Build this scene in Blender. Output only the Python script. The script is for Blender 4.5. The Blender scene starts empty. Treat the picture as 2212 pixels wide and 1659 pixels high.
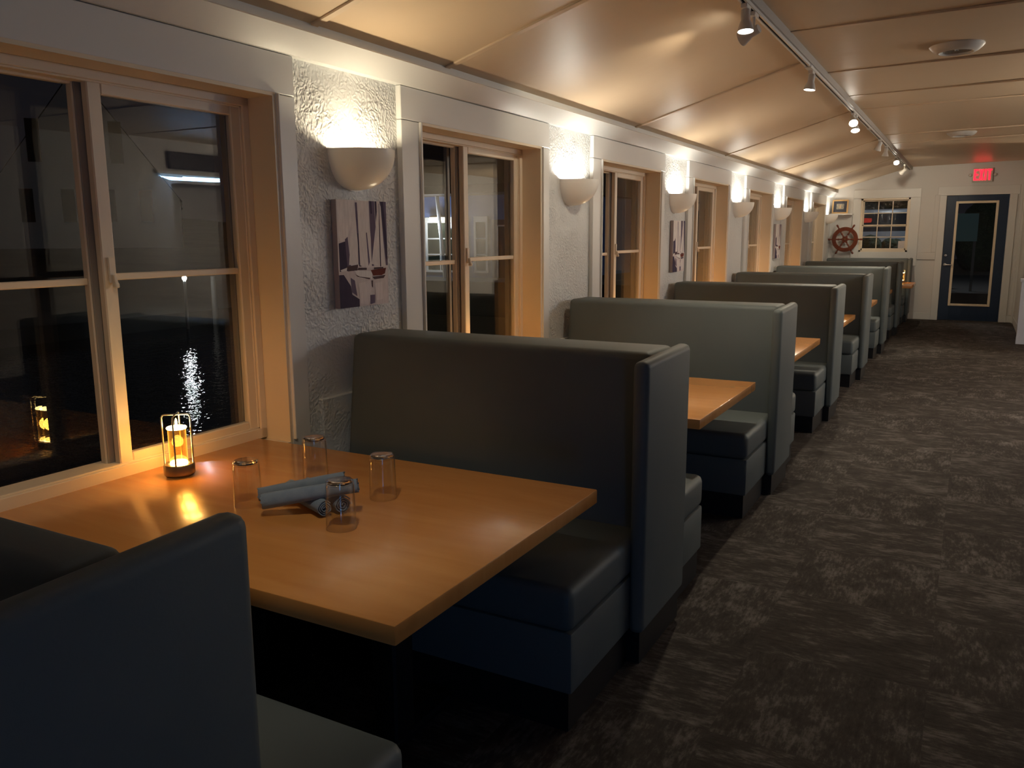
import bpy, bmesh, math, random
from mathutils import Vector, Matrix
S = bpy.context.scene
COL = S.collection
random.seed(7)
PI = math.pi

# ------------------------------------------------------------------ camera
F_PX = 1785.49
YAW, PITCH, ROLL = 28.8732, -10.0621, -0.3607
def cam_axes():
    a, b, c = map(math.radians, (YAW, PITCH, ROLL))
    fw = Vector((-math.sin(a)*math.cos(b), math.cos(a)*math.cos(b), math.sin(b)))
    rt = Vector((math.cos(a), math.sin(a), 0)); up = rt.cross(fw)
    return rt*math.cos(c)+up*math.sin(c), up*math.cos(c)-rt*math.sin(c), fw
_r, _u, _f = cam_axes()
cam = bpy.data.cameras.new('camera'); cam_o = bpy.data.objects.new('camera', cam); COL.objects.link(cam_o)
cam.sensor_fit = 'HORIZONTAL'; cam.sensor_width = 36; cam.lens = F_PX/2212*36; cam.clip_start = .02; cam.clip_end = 400
M = Matrix(((_r.x, _u.x, -_f.x, 2.4573), (_r.y, _u.y, -_f.y, 0), (_r.z, _u.z, -_f.z, 1.5791), (0, 0, 0, 1)))
cam_o.matrix_world = M
S.camera = cam_o

# ------------------------------------------------------------------ world, fill sun, exposure
W = bpy.data.worlds.new('night_sky'); S.world = W; W.use_nodes = True
W.node_tree.nodes['Background'].inputs[0].default_value = (.62, .58, .75, 1)
W.node_tree.nodes['Background'].inputs[1].default_value = .006
S.view_settings.view_transform = 'Standard'; S.view_settings.look = 'None'
S.view_settings.gamma = 1; S.view_settings.exposure = 0.8
S.cycles.use_denoising = True
S.cycles.transparent_max_bounces = 16
S.cycles.max_bounces = 10; S.cycles.diffuse_bounces = 6
S.cycles.sample_clamp_indirect = 4
house_fill = bpy.data.lights.new('moon', 'SUN'); house_fill.energy = .005; house_fill.color = (.8, .85, 1); house_fill.angle = .02  # added dim sun that lifts the far house front off the sky
house_fill_o = bpy.data.objects.new('moon', house_fill); COL.objects.link(house_fill_o)
house_fill_o.rotation_euler = Vector((-.8, .62, -.62)).to_track_quat('-Z', 'Y').to_euler()
SCONCE_W, CANDLE_W, SPOT_W, FILL_W = 9.6, .85, 30.0, 75.0
BLUE_FILL_W = 2.4
STRIP_E, DOCK_E, PORCH_W = 1.5, 110.0, 24.0
S1_COL, SC_COL = (1, .84, .58), (1, .94, .82)

# ------------------------------------------------------------------ layout numbers (metres; y along the corridor)
P = 2.333            # one bay: window + pier
NB = 7
Y1 = 17.46           # end wall
OP0, OP1 = 1.203, 2.534      # first window opening
Z_SILL, Z_HEAD, Z_HT = .742, 2.145, 2.30
XP = -.03            # pier surface; casing face is x = 0
XF = -.145           # window frame face
XR = 6.6

# ------------------------------------------------------------------ materials
def nt(name):
    m = bpy.data.materials.new(name); m.use_nodes = True
    n = m.node_tree.nodes; b = n['Principled BSDF']
    return m, n, m.node_tree.links, b
def mat(name, col, rough=.5, metal=0, spec=.5, noise=None, bump=None, coat=0):
    """noise=(scale, other colour, stretch) mottles the colour, bump=(scale, strength, distance)."""
    m, n, l, b = nt(name)
    b.inputs['Base Color'].default_value = (*col, 1); b.inputs['Roughness'].default_value = rough
    b.inputs['Metallic'].default_value = metal; b.inputs['Specular IOR Level'].default_value = spec
    b.inputs['Coat Weight'].default_value = coat
    tc = n.new('ShaderNodeTexCoord')
    if noise:
        mp = n.new('ShaderNodeMapping'); mp.inputs['Scale'].default_value = noise[2] if len(noise) > 2 else (1, 1, 1)
        t = n.new('ShaderNodeTexNoise'); t.inputs['Scale'].default_value = noise[0]; t.inputs['Detail'].default_value = 5
        r = n.new('ShaderNodeValToRGB'); r.color_ramp.elements[0].position = .35; r.color_ramp.elements[1].position = .65
        r.color_ramp.elements[0].color = (*col, 1); r.color_ramp.elements[1].color = (*noise[1], 1)
        l.new(tc.outputs['Object'], mp.inputs[0]); l.new(mp.outputs[0], t.inputs[0]); l.new(t.outputs[0], r.inputs[0]); l.new(r.outputs[0], b.inputs['Base Color'])
    if bump:
        t = n.new('ShaderNodeTexNoise'); t.inputs['Scale'].default_value = bump[0]; t.inputs['Detail'].default_value = 3
        bp = n.new('ShaderNodeBump'); bp.inputs['Strength'].default_value = bump[1]; bp.inputs['Distance'].default_value = bump[2]
        l.new(tc.outputs['Object'], t.inputs[0]); l.new(t.outputs[0], bp.inputs['Height']); l.new(bp.outputs[0], b.inputs['Normal'])
    return m
def emit(name, col, e):
    m, n, l, b = nt(name)
    b.inputs['Base Color'].default_value = (.02, .02, .02, 1)
    b.inputs['Emission Color'].default_value = (*col, 1); b.inputs['Emission Strength'].default_value = e
    return m
def thin_glass(name, tint=(1, 1, 1), k=1.0, ior=1.5, rough=0, glow=None, glow_e=0):
    m = bpy.data.materials.new(name); m.use_nodes = True; n = m.node_tree.nodes; l = m.node_tree.links; n.clear()
    o = n.new('ShaderNodeOutputMaterial'); mx = n.new('ShaderNodeMixShader'); tr = n.new('ShaderNodeBsdfTransparent'); g = n.new('ShaderNodeBsdfGlossy')
    f0 = ((ior-1)/(ior+1))**2
    ge = n.new('ShaderNodeNewGeometry'); dt = n.new('ShaderNodeVectorMath'); dt.operation = 'DOT_PRODUCT'
    l.new(ge.outputs['Incoming'], dt.inputs[0]); l.new(ge.outputs['Normal'], dt.inputs[1])
    def mth(op, x, y=None):
        q = n.new('ShaderNodeMath'); q.operation = op; q.use_clamp = op == 'SUBTRACT'
        for i, z in enumerate((x, y)):
            if z is None: continue
            if isinstance(z, (int, float)): q.inputs[i].default_value = z
            else: l.new(z, q.inputs[i])
        return q.outputs[0]
    sch = mth('ADD', f0, mth('MULTIPLY', 1-f0, mth('POWER', mth('SUBTRACT', 1.0, mth('ABSOLUTE', dt.outputs['Value'])), 5.0)))
    mu = n.new('ShaderNodeMath'); mu.operation = 'MULTIPLY'; mu.use_clamp = True
    mu.inputs[1].default_value = k; g.inputs['Roughness'].default_value = rough; tr.inputs[0].default_value = (*tint, 1)
    l.new(sch, mu.inputs[0]); l.new(mu.outputs[0], mx.inputs[0]); l.new(tr.outputs[0], mx.inputs[1]); l.new(g.outputs[0], mx.inputs[2])
    if glow:                                     # lit lamp glass glows, most where it is seen edge on
        em = n.new('ShaderNodeEmission'); em.inputs[0].default_value = (*glow, 1); ad = n.new('ShaderNodeAddShader')
        l.new(mth('MULTIPLY', mth('ADD', .25, mth('MULTIPLY', 3.0, mth('POWER', mth('SUBTRACT', 1.0, mth('ABSOLUTE', dt.outputs['Value'])), 3.0))), glow_e), em.inputs[1])
        l.new(mx.outputs[0], ad.inputs[0]); l.new(em.outputs[0], ad.inputs[1]); l.new(ad.outputs[0], o.inputs[0])
    else: l.new(mx.outputs[0], o.inputs[0])
    return m

def stucco_mat():
    m, n, l, b = nt('stucco_white')
    b.inputs['Base Color'].default_value = (.68, .69, .68, 1); b.inputs['Roughness'].default_value = .38
    tc = n.new('ShaderNodeTexCoord')
    w = n.new('ShaderNodeTexNoise'); w.inputs['Scale'].default_value = 14; w.inputs['Detail'].default_value = 2
    ad = n.new('ShaderNodeMixRGB'); ad.blend_type = 'ADD'; ad.inputs[0].default_value = .06
    l.new(tc.outputs['Object'], w.inputs[0]); l.new(tc.outputs['Object'], ad.inputs[1]); l.new(w.outputs['Color'], ad.inputs[2])
    v = n.new('ShaderNodeTexVoronoi'); v.feature = 'SMOOTH_F1'; v.inputs['Scale'].default_value = 70; v.inputs['Smoothness'].default_value = .6
    t = n.new('ShaderNodeTexNoise'); t.inputs['Scale'].default_value = 45; t.inputs['Detail'].default_value = 4; t.inputs['Roughness'].default_value = .6
    l.new(ad.outputs[0], v.inputs[0]); l.new(ad.outputs[0], t.inputs[0])
    # trowelled patches: the knobbly coat thins out in places and towards the floor
    pt = n.new('ShaderNodeTexNoise'); pt.inputs['Scale'].default_value = 3.2; l.new(tc.outputs['Object'], pt.inputs[0])
    pr = n.new('ShaderNodeMapRange'); pr.inputs['From Min'].default_value = .40; pr.inputs['From Max'].default_value = .58; pr.inputs['To Min'].default_value = .25
    l.new(pt.outputs[0], pr.inputs[0])
    m1 = n.new('ShaderNodeMath'); m1.operation = 'ADD'; l.new(v.outputs[0], m1.inputs[0]); l.new(t.outputs[0], m1.inputs[1])
    m2 = n.new('ShaderNodeMath'); m2.operation = 'MULTIPLY'; l.new(m1.outputs[0], m2.inputs[0]); l.new(pr.outputs[0], m2.inputs[1])
    bp = n.new('ShaderNodeBump'); bp.inputs['Strength'].default_value = .62; bp.inputs['Distance'].default_value = .013
    l.new(m2.outputs[0], bp.inputs['Height']); l.new(bp.outputs[0], b.inputs['Normal'])
    return m
def carpet_mat():
    m, n, l, b = nt('carpet')
    b.inputs['Roughness'].default_value = .95; b.inputs['Specular IOR Level'].default_value = .1
    tc = n.new('ShaderNodeTexCoord')
    def noise(sc, st, det=5, ro=.65):
        mp = n.new('ShaderNodeMapping'); mp.inputs['Scale'].default_value = st; l.new(tc.outputs['Object'], mp.inputs[0])
        t = n.new('ShaderNodeTexNoise'); t.inputs['Scale'].default_value = sc; t.inputs['Detail'].default_value = det; t.inputs['Roughness'].default_value = ro
        l.new(mp.outputs[0], t.inputs[0]); return t
    e = noise(420, (1, 1, 1), 2); d = noise(1.1, (1, 1, 1), 3)
    ck = n.new('ShaderNodeTexChecker'); ck.inputs['Scale'].default_value = 1/.61; l.new(tc.outputs['Object'], ck.inputs['Vector'])
    def turned(sc, st, det, ro):                # the yarn runs across in one tile and along in the next
        p, q = noise(sc, st, det, ro), noise(sc, (st[1], st[0], 1), det, ro); m_ = n.new('ShaderNodeMixRGB')
        l.new(ck.outputs['Fac'], m_.inputs[0]); l.new(p.outputs[0], m_.inputs[1]); l.new(q.outputs[0], m_.inputs[2]); return m_
    a = turned(4.6, (1, 1.9, 1), 8, .74); c = turned(26, (.6, 2.6, 1), 4, .65)
    def math_(op, x, y):
        q = n.new('ShaderNodeMath'); q.operation = op
        for i, z in enumerate((x, y)):
            if isinstance(z, float): q.inputs[i].default_value = z
            else: l.new(z, q.inputs[i])
        return q.outputs[0]
    s = math_('ADD', math_('MULTIPLY', a.outputs[0], .62), math_('ADD', math_('MULTIPLY', c.outputs[0], .33), math_('MULTIPLY', d.outputs[0], .18)))
    r = n.new('ShaderNodeValToRGB'); cr = r.color_ramp
    cr.elements[0].position = .44; cr.elements[0].color = (.046, .040, .037, 1); cr.elements[1].position = .74; cr.elements[1].color = (.26, .24, .225, 1)
    q = cr.elements.new(.565); q.color = (.078, .068, .062, 1)
    l.new(s, r.inputs[0])
    mx = n.new('ShaderNodeMixRGB'); mx.blend_type = 'MULTIPLY'; mx.inputs[0].default_value = .55
    l.new(r.outputs[0], mx.inputs[1]); l.new(e.outputs[0], mx.inputs[2]); l.new(mx.outputs[0], b.inputs['Base Color'])
    bp = n.new('ShaderNodeBump'); bp.inputs['Strength'].default_value = .5; bp.inputs['Distance'].default_value = .004
    l.new(e.outputs[0], bp.inputs['Height']); l.new(bp.outputs[0], b.inputs['Normal'])
    return m
def wood_mat(name, c0, c1, stretch, rough=.28, coat=.25):
    m, n, l, b = nt(name)
    b.inputs['Roughness'].default_value = rough; b.inputs['Coat Weight'].default_value = coat; b.inputs['Coat Roughness'].default_value = .12
    tc = n.new('ShaderNodeTexCoord'); mp = n.new('ShaderNodeMapping'); mp.inputs['Scale'].default_value = stretch; l.new(tc.outputs['Object'], mp.inputs[0])
    t = n.new('ShaderNodeTexNoise'); t.inputs['Scale'].default_value = 3; t.inputs['Detail'].default_value = 7; t.inputs['Distortion'].default_value = .6; l.new(mp.outputs[0], t.inputs[0])
    r = n.new('ShaderNodeValToRGB'); r.color_ramp.elements[0].position = .3; r.color_ramp.elements[1].position = .72
    r.color_ramp.elements[0].color = (*c0, 1); r.color_ramp.elements[1].color = (*c1, 1)
    l.new(t.outputs[0], r.inputs[0]); l.new(r.outputs[0], b.inputs['Base Color'])
    return m
def water_mat():
    m, n, l, b = nt('harbour_water')
    b.inputs['Base Color'].default_value = (.002, .003, .006, 1); b.inputs['Roughness'].default_value = .025; b.inputs['IOR'].default_value = 1.33
    tc = n.new('ShaderNodeTexCoord'); t = n.new('ShaderNodeTexNoise'); t.inputs['Scale'].default_value = 3.6; t.inputs['Detail'].default_value = 3; t.inputs['Roughness'].default_value = .6
    bp = n.new('ShaderNodeBump'); bp.inputs['Strength'].default_value = .5; bp.inputs['Distance'].default_value = .045
    l.new(tc.outputs['Object'], t.inputs[0]); l.new(t.outputs[0], bp.inputs['Height']); l.new(bp.outputs[0], b.inputs['Normal'])
    return m

WHITE = mat('white_trim_paint', (.70, .70, .68), .35, bump=(9, .12, .01))
WALLP = mat('white_wall_paint', (.66, .65, .63), .5, bump=(30, .15, .004))
CREAM = mat('cream_window_paint', (.75, .64, .48), .4, bump=(20, .1, .003))
VINYL_W = mat('window_vinyl', (.76, .66, .52), .35)
GREYV = mat('grey_screen_frame', (.30, .27, .24), .4)
STUCCO = stucco_mat()
CEIL = mat('ceiling_paint', (.67, .52, .355), .42, bump=(1.6, .25, .05))
CARPET = carpet_mat()
VINYL = mat('grey_vinyl', (.115, .135, .138), .55, spec=.35, noise=(2.2, (.100, .120, .124)), bump=(160, .12, .0015))
KICK = mat('black_kick', (.008, .008, .009), .5)
MAPLE = wood_mat('maple_top', (.59, .245, .060), (.67, .305, .084), (.8, 5.5, 1), .26, .35)
MAPLE_E = wood_mat('maple_edge', (.44, .20, .065), (.56, .28, .10), (2, 2, 18))
BLACKM = mat('black_metal', (.01, .01, .011), .45)
PLASTER = mat('sconce_plaster', (.86, .84, .80), .38)
BRONZE = mat('lamp_base_metal', (.30, .24, .16), .35, metal=.8)
STEEL = mat('brushed_steel', (.55, .53, .5), .3, metal=1)
NICKEL = mat('satin_nickel', (.6, .58, .54), .25, metal=1)
NAPKIN = mat('blue_napkin_cloth', (.22, .28, .36), .9, spec=.1, noise=(30, (.26, .32, .40)), bump=(400, .25, .002))
WHITE_METAL = mat('white_metal', (.66, .64, .60), .35)
DARK = mat('dark_slot', (.01, .01, .01), .6)
NAVY = mat('navy_door_paint', (.010, .026, .060), .4)
MAHOG = wood_mat('mahogany', (.10, .022, .010), (.19, .045, .020), (6, 6, 6), .3)
GOLDW = mat('gold_frame_wood', (.55, .33, .13), .35)
GLASS = thin_glass('window_glass', (.97, .98, .97), 1.5)
TUMB = thin_glass('tumbler_glass', (.985, .985, .98), 1.3, 1.5)
AMBER = thin_glass('amber_tube_glass', (1, .72, .34), 1.0, 1.5, .05, (1, .40, .05), .36)
def clear_glass():
    m = bpy.data.materials.new('thick_glass'); m.use_nodes = True; n = m.node_tree.nodes; l = m.node_tree.links; n.clear()
    o = n.new('ShaderNodeOutputMaterial'); g = n.new('ShaderNodeBsdfGlass'); g.inputs['IOR'].default_value = 1.47; g.inputs['Roughness'].default_value = .01
    l.new(g.outputs[0], o.inputs[0]); return m
THICK = clear_glass()
FLAME = emit('lamp_glow', (1, .70, .25), 20)
FLAME_T = emit('lamp_tip_glow', (1, .55, .14), 9)
BULB = emit('spot_bulb_glow', (1, .93, .80), 22)
BULB_S = emit('sconce_bulb_glow', (1, .88, .65), 25)
FILL_GLOBE = emit('dome_glow_glass', (1, .82, .6), 2.5)
RED = emit('exit_red_glow', (1, .012, .03), 1.6)

def let_light_through(m, col, k):                # thin ceramic that lets a little of its lamp through
    n = m.node_tree.nodes; l = m.node_tree.links; out = n['Material Output']; b = n['Principled BSDF']
    t = n.new('ShaderNodeBsdfTranslucent'); t.inputs[0].default_value = (*col, 1); mx = n.new('ShaderNodeMixShader'); mx.inputs[0].default_value = k
    l.new(b.outputs[0], mx.inputs[1]); l.new(t.outputs[0], mx.inputs[2]); l.new(mx.outputs[0], out.inputs[0])
let_light_through(PLASTER, (.95, .90, .82), .065)

# ------------------------------------------------------------------ mesh helpers
class MB:
    def __init__(s): s.bm = bmesh.new(); s.mi = 0
    def _take(s, b2):
        for f in b2.faces: f.material_index = s.mi
        me = bpy.data.meshes.new('t'); b2.to_mesh(me); b2.free(); s.bm.from_mesh(me); bpy.data.meshes.remove(me)
        return s
    def hexa(s, pts, r=0, seg=3):
        """pts: 8 corners, bottom loop then top loop (counter-clockwise from above)."""
        b = bmesh.new(); v = [b.verts.new(p) for p in pts]
        for f in ((3, 2, 1, 0), (4, 5, 6, 7), (0, 1, 5, 4), (1, 2, 6, 5), (2, 3, 7, 6), (3, 0, 4, 7)): b.faces.new([v[i] for i in f])
        if r: bmesh.ops.bevel(b, geom=b.edges[:], offset=r, segments=seg, affect='EDGES', profile=.5)
        return s._take(b)
    def box(s, x0, x1, y0, y1, z0, z1, r=0, seg=3):
        return s.hexa(((x0, y0, z0), (x1, y0, z0), (x1, y1, z0), (x0, y1, z0), (x0, y0, z1), (x1, y0, z1), (x1, y1, z1), (x0, y1, z1)), r, seg)
    def prism(s, poly, a, b, axis='y', r=0):
        """closed polygon extruded from a to b along axis; poly is (x,z) for y, (y,z) for x, (x,y) for z."""
        q = bmesh.new()
        def p3(p, t): return {'y': (p[0], t, p[1]), 'x': (t, p[0], p[1]), 'z': (p[0], p[1], t)}[axis]
        v0 = [q.verts.new(p3(p, a)) for p in poly]; v1 = [q.verts.new(p3(p, b)) for p in poly]; n = len(poly)
        for i in range(n): q.faces.new((v0[i], v0[(i+1) % n], v1[(i+1) % n], v1[i]))
        q.faces.new(v0[::-1]); q.faces.new(v1)
        bmesh.ops.recalc_face_normals(q, faces=q.faces[:])
        if r: bmesh.ops.bevel(q, geom=q.edges[:], offset=r, segments=2, affect='EDGES', profile=.5)
        return s._take(q)
    def quad(s, a, b, c, d):
        q = bmesh.new(); q.faces.new([q.verts.new(p) for p in (a, b, c, d)]); return s._take(q)
    def poly(s, pts):
        q = bmesh.new(); q.faces.new([q.verts.new(p) for p in pts]); return s._take(q)
    def lathe(s, prof, seg=32, m=None, arc=2*PI, start=0.0):
        """profile of (r,z) about z, then moved by matrix m."""
        q = bmesh.new(); full = abs(arc-2*PI) < 1e-6; n = seg if full else seg+1; rings = []
        for r, z in prof:
            if r < 1e-6: rings.append([q.verts.new((0, 0, z))])
            else: rings.append([q.verts.new((r*math.cos(start+arc*i/seg), r*math.sin(start+arc*i/seg), z)) for i in range(n)])
        for A, B in zip(rings, rings[1:]):
            for i in range(seg):
                j = (i+1) % n if full else i+1
                if len(A) == 1 and len(B) == 1: continue
                if len(A) == 1: q.faces.new((A[0], B[j], B[i]))
                elif len(B) == 1: q.faces.new((A[i], A[j], B[0]))
                else: q.faces.new((A[i], A[j], B[j], B[i]))
        bmesh.ops.recalc_face_normals(q, faces=q.faces[:])
        if m is not None: q.transform(m)
        return s._take(q)
    def tube(s, path, r, seg=10, closed=False, rx=None):
        q = bmesh.new(); pts = [Vector(p) for p in path]; n = len(pts); rings = []
        up0 = None
        for i, p in enumerate(pts):
            t = (pts[(i+1) % n]-pts[i-1]) if closed else (pts[min(i+1, n-1)]-pts[max(i-1, 0)])
            t.normalize()
            if up0 is None: up0 = Vector((0, 0, 1)) if abs(t.z) < .9 else Vector((1, 0, 0))
            a = t.cross(up0)
            if a.length < 1e-4: a = t.cross(Vector((0, 1, 0)))
            a.normalize(); b = a.cross(t); up0 = b
            rr = r[i] if isinstance(r, (list, tuple)) else r
            rings.append([q.verts.new(p+a*math.cos(2*PI*k/seg)*(rx or rr)+b*math.sin(2*PI*k/seg)*rr) for k in range(seg)])
        for i in range(n if closed else n-1):
            A, B = rings[i], rings[(i+1) % n]
            for k in range(seg): q.faces.new((A[k], A[(k+1) % seg], B[(k+1) % seg], B[k]))
        if not closed: q.faces.new(rings[0][::-1]); q.faces.new(rings[-1])
        bmesh.ops.recalc_face_normals(q, faces=q.faces[:])
        return s._take(q)
    def xf(s, m): s.bm.transform(m); return s
    def build(s, name, mats, parent=None, angle=35, keep_normals=False):
        me = bpy.data.meshes.new(name)
        s.bm.to_mesh(me); s.bm.free()
        for m in (mats if isinstance(mats, (list, tuple)) else [mats]): me.materials.append(m)
        me.polygons.foreach_set('use_smooth', [True]*len(me.polygons)); me.set_sharp_from_angle(angle=math.radians(angle))
        o = bpy.data.objects.new(name, me); COL.objects.link(o)
        if parent: o.parent = parent
        return o
def tag(o, label=None, cat=None, group=None, kind=None):
    for k, v in (('label', label), ('category', cat), ('group', group), ('kind', kind)):
        if v: o[k] = v
    return o
def thing(name, loc, label=None, cat=None, group=None, kind=None, rz=0):
    o = bpy.data.objects.new(name, None); COL.objects.link(o); o.empty_display_size = .1
    o.location = loc; o.rotation_euler = (0, 0, rz)
    return tag(o, label, cat, group, kind)
def dup(root, loc, label=None, rz=None):
    r = root.copy(); COL.objects.link(r); r.location = loc
    if rz is not None: r.rotation_euler = (0, 0, rz)
    if label: r['label'] = label
    def kids(src, dst):
        for ch in list(src.children):
            c = ch.copy(); COL.objects.link(c); c.parent = dst; kids(ch, c)
    kids(root, r)
    return r
def struct(name, mb, m, parent=None): return tag(mb.build(name, m, parent), kind='structure')
def light(name, typ, loc, energy, col, parent=None, **kw):
    d = bpy.data.lights.new(name, typ); d.energy = energy; d.color = col
    for k, v in kw.items(): setattr(d, k, v)
    o = bpy.data.objects.new(name, d); COL.objects.link(o); o.location = loc
    if parent: o.parent = parent
    return o
ORD = ['first', 'second', 'third', 'fourth', 'fifth', 'sixth', 'seventh', 'eighth']

# ------------------------------------------------------------------ shell
YB = -2.5
struct('floor', MB().box(-.40, XR+.15, YB-.15, Y1+.15, -.12, 0), CARPET)
# ceiling: rises from the window wall to the ridge beam, almost flat beyond it
RX, RZ = 1.335, 2.822
mb = MB(); mb.prism([(-.40, 2.430), (.0, 2.430), (RX, RZ), (3.2, 2.862), (XR+.15, 2.875), (XR+.15, 3.0), (RX, 3.0), (-.40, 2.6)], YB-.15, Y1+.15, 'y')
struct('ceiling', mb, CEIL)
# window wall: piers, apron and head
mb = MB(); mb.box(-.26, XP, YB-.15, Y1+.15, 2.20, 2.43); mb.box(-.26, XP, YB-.15, Y1+.15, 0, Z_SILL-.02)
ys = [YB-.15]
for k in range(NB): ys += [OP0+k*P, OP1+k*P]
ys.append(Y1+.15)
for a, b in zip(ys[0::2], ys[1::2]): mb.box(-.26, XP, a, b, Z_SILL-.02, 2.20)
for k in range(NB):
    mb.box(-.26, XP, OP0+k*P, OP1+k*P, Z_HEAD+.005, 2.20)
struct('wall_left', mb, STUCCO)
# dado panel on each pier, low down
mb = MB()
for k in range(NB):
    c = 2.737+k*P; mb.box(XP-.005, XP+.022, c, c+.53, 0, .878, .004, 1)
struct('trim_1', mb, STUCCO)
# crown board with its sloping upper strip
mb = MB(); mb.prism([(XP, 2.302), (.014, 2.302), (.085, 2.384), (.080, 2.390), (.030, 2.396), (.030, 2.46), (XP, 2.46)], YB, Y1, 'y'); struct('trim_2', mb, WHITE)
# ceiling battens, left slope
mb = MB()
sl = (RZ-2.430)/RX
for y in (2.745, 3.735, 6.47, 9.22, 12.03, 14.97):
    w, h = .022, .009
    x0, x1 = .031, RX-.02
    z0, z1 = 2.430+sl*x0, 2.430+sl*x1
    mb.hexa(((x0, y-w, z0-h), (x1, y-w, z1-h), (x1, y+w, z1-h), (x0, y+w, z0-h), (x0, y-w, z0+.01), (x1, y-w, z1+.01), (x1, y+w, z1+.01), (x0, y+w, z0+.01)), .004, 1)
for y in (5.6, 7.1, 8.36, 9.27, 11.78, 12.9):
    mb.hexa(((RX+.03, y-.018, RZ-.003), (6.58, y-.018, 2.871), (6.58, y+.018, 2.871), (RX+.03, y+.018, RZ-.003), (RX+.03, y-.018, RZ+.01), (6.58, y-.018, 2.885), (6.58, y+.018, 2.885), (RX+.03, y+.018, RZ+.01)))
struct('trim_3', mb, CEIL)
# end wall with window and door openings
WX0, WX1, WZ0, WZ1 = .515, 1.372, 1.262, 2.268
DX0, DX1, DZ = 1.972, 2.966, 2.283
mb = MB()
E0, E1 = Y1, Y1+.15
mb.box(XP-.2, WX0, E0, E1, 0, 2.95); mb.box(WX0, WX1, E0, E1, 0, WZ0); mb.box(WX0, WX1, E0, E1, WZ1, 2.95)
mb.box(WX1, DX0, E0, E1, 0, 2.95); mb.box(DX0, DX1, E0, E1, DZ, 2.95); mb.box(DX1, XR+.15, E0, E1, 0, 2.95)
struct('wall_end', mb, WALLP)
struct('wall_right', MB().box(3.2, 3.32, 14.3, Y1, 0, 2.9), WALLP)
struct('wall_back', MB().box(-.26, XR+.15, YB-.15, YB, 0, 2.95), WALLP)
# far side of the room, with the dark serving hatch under a soffit
mb = MB(); mb.box(XR, XR+.15, YB, 7.7, 0, 2.95); mb.box(XR, XR+.15, 9.9, Y1, 0, 2.95); mb.box(XR, XR+.15, 7.7, 9.9, 0, 1.1); mb.box(XR, XR+.15, 7.7, 9.9, 2.32, 2.95)
mb.box(XR+.6, XR+.65, 7.5, 10.1, .9, 2.5)
struct('wall_side', mb, WALLP)
# baseboards
mb = MB(); mb.box(3.183, 3.2, 14.3, Y1, 0, .13, .004, 1); struct('baseboard_right', mb, WHITE)
mb = MB(); mb.box(1.46, DX0-.11, Y1-.016, Y1, 0, .13, .004, 1); mb.box(DX1+.11, 3.2, Y1-.016, Y1, 0, .13, .004, 1); struct('baseboard_end', mb, WHITE)
# dado ledge and corner strips on the end wall
mb = MB(); mb.box(1.545, 1.86, Y1-.03, Y1, 1.12, 1.255, .005, 1); mb.box(1.78, 1.86, Y1-.03, Y1, 1.255, 2.30, .004, 1)
mb.box(3.12, 3.2, Y1-.03, Y1, .13, 2.45, .004, 1); mb.box(3.165, 3.2, Y1-.12, Y1-.03, 0, 2.2, .004, 1); struct('trim_4', mb, WALLP)
# low partition at the end of the aisle
mb = MB(); mb.box(3.117, 4.6, 14.05, 14.17, 0, .90); mb.box(3.10, 4.62, 14.03, 14.19, .90, .945, .006, 2); mb.box(3.112, 4.6, 14.038, 14.05, 0, .11)
struct('wall_low', mb, mat('blue_white_paint', (.60, .64, .74), .5))

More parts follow.
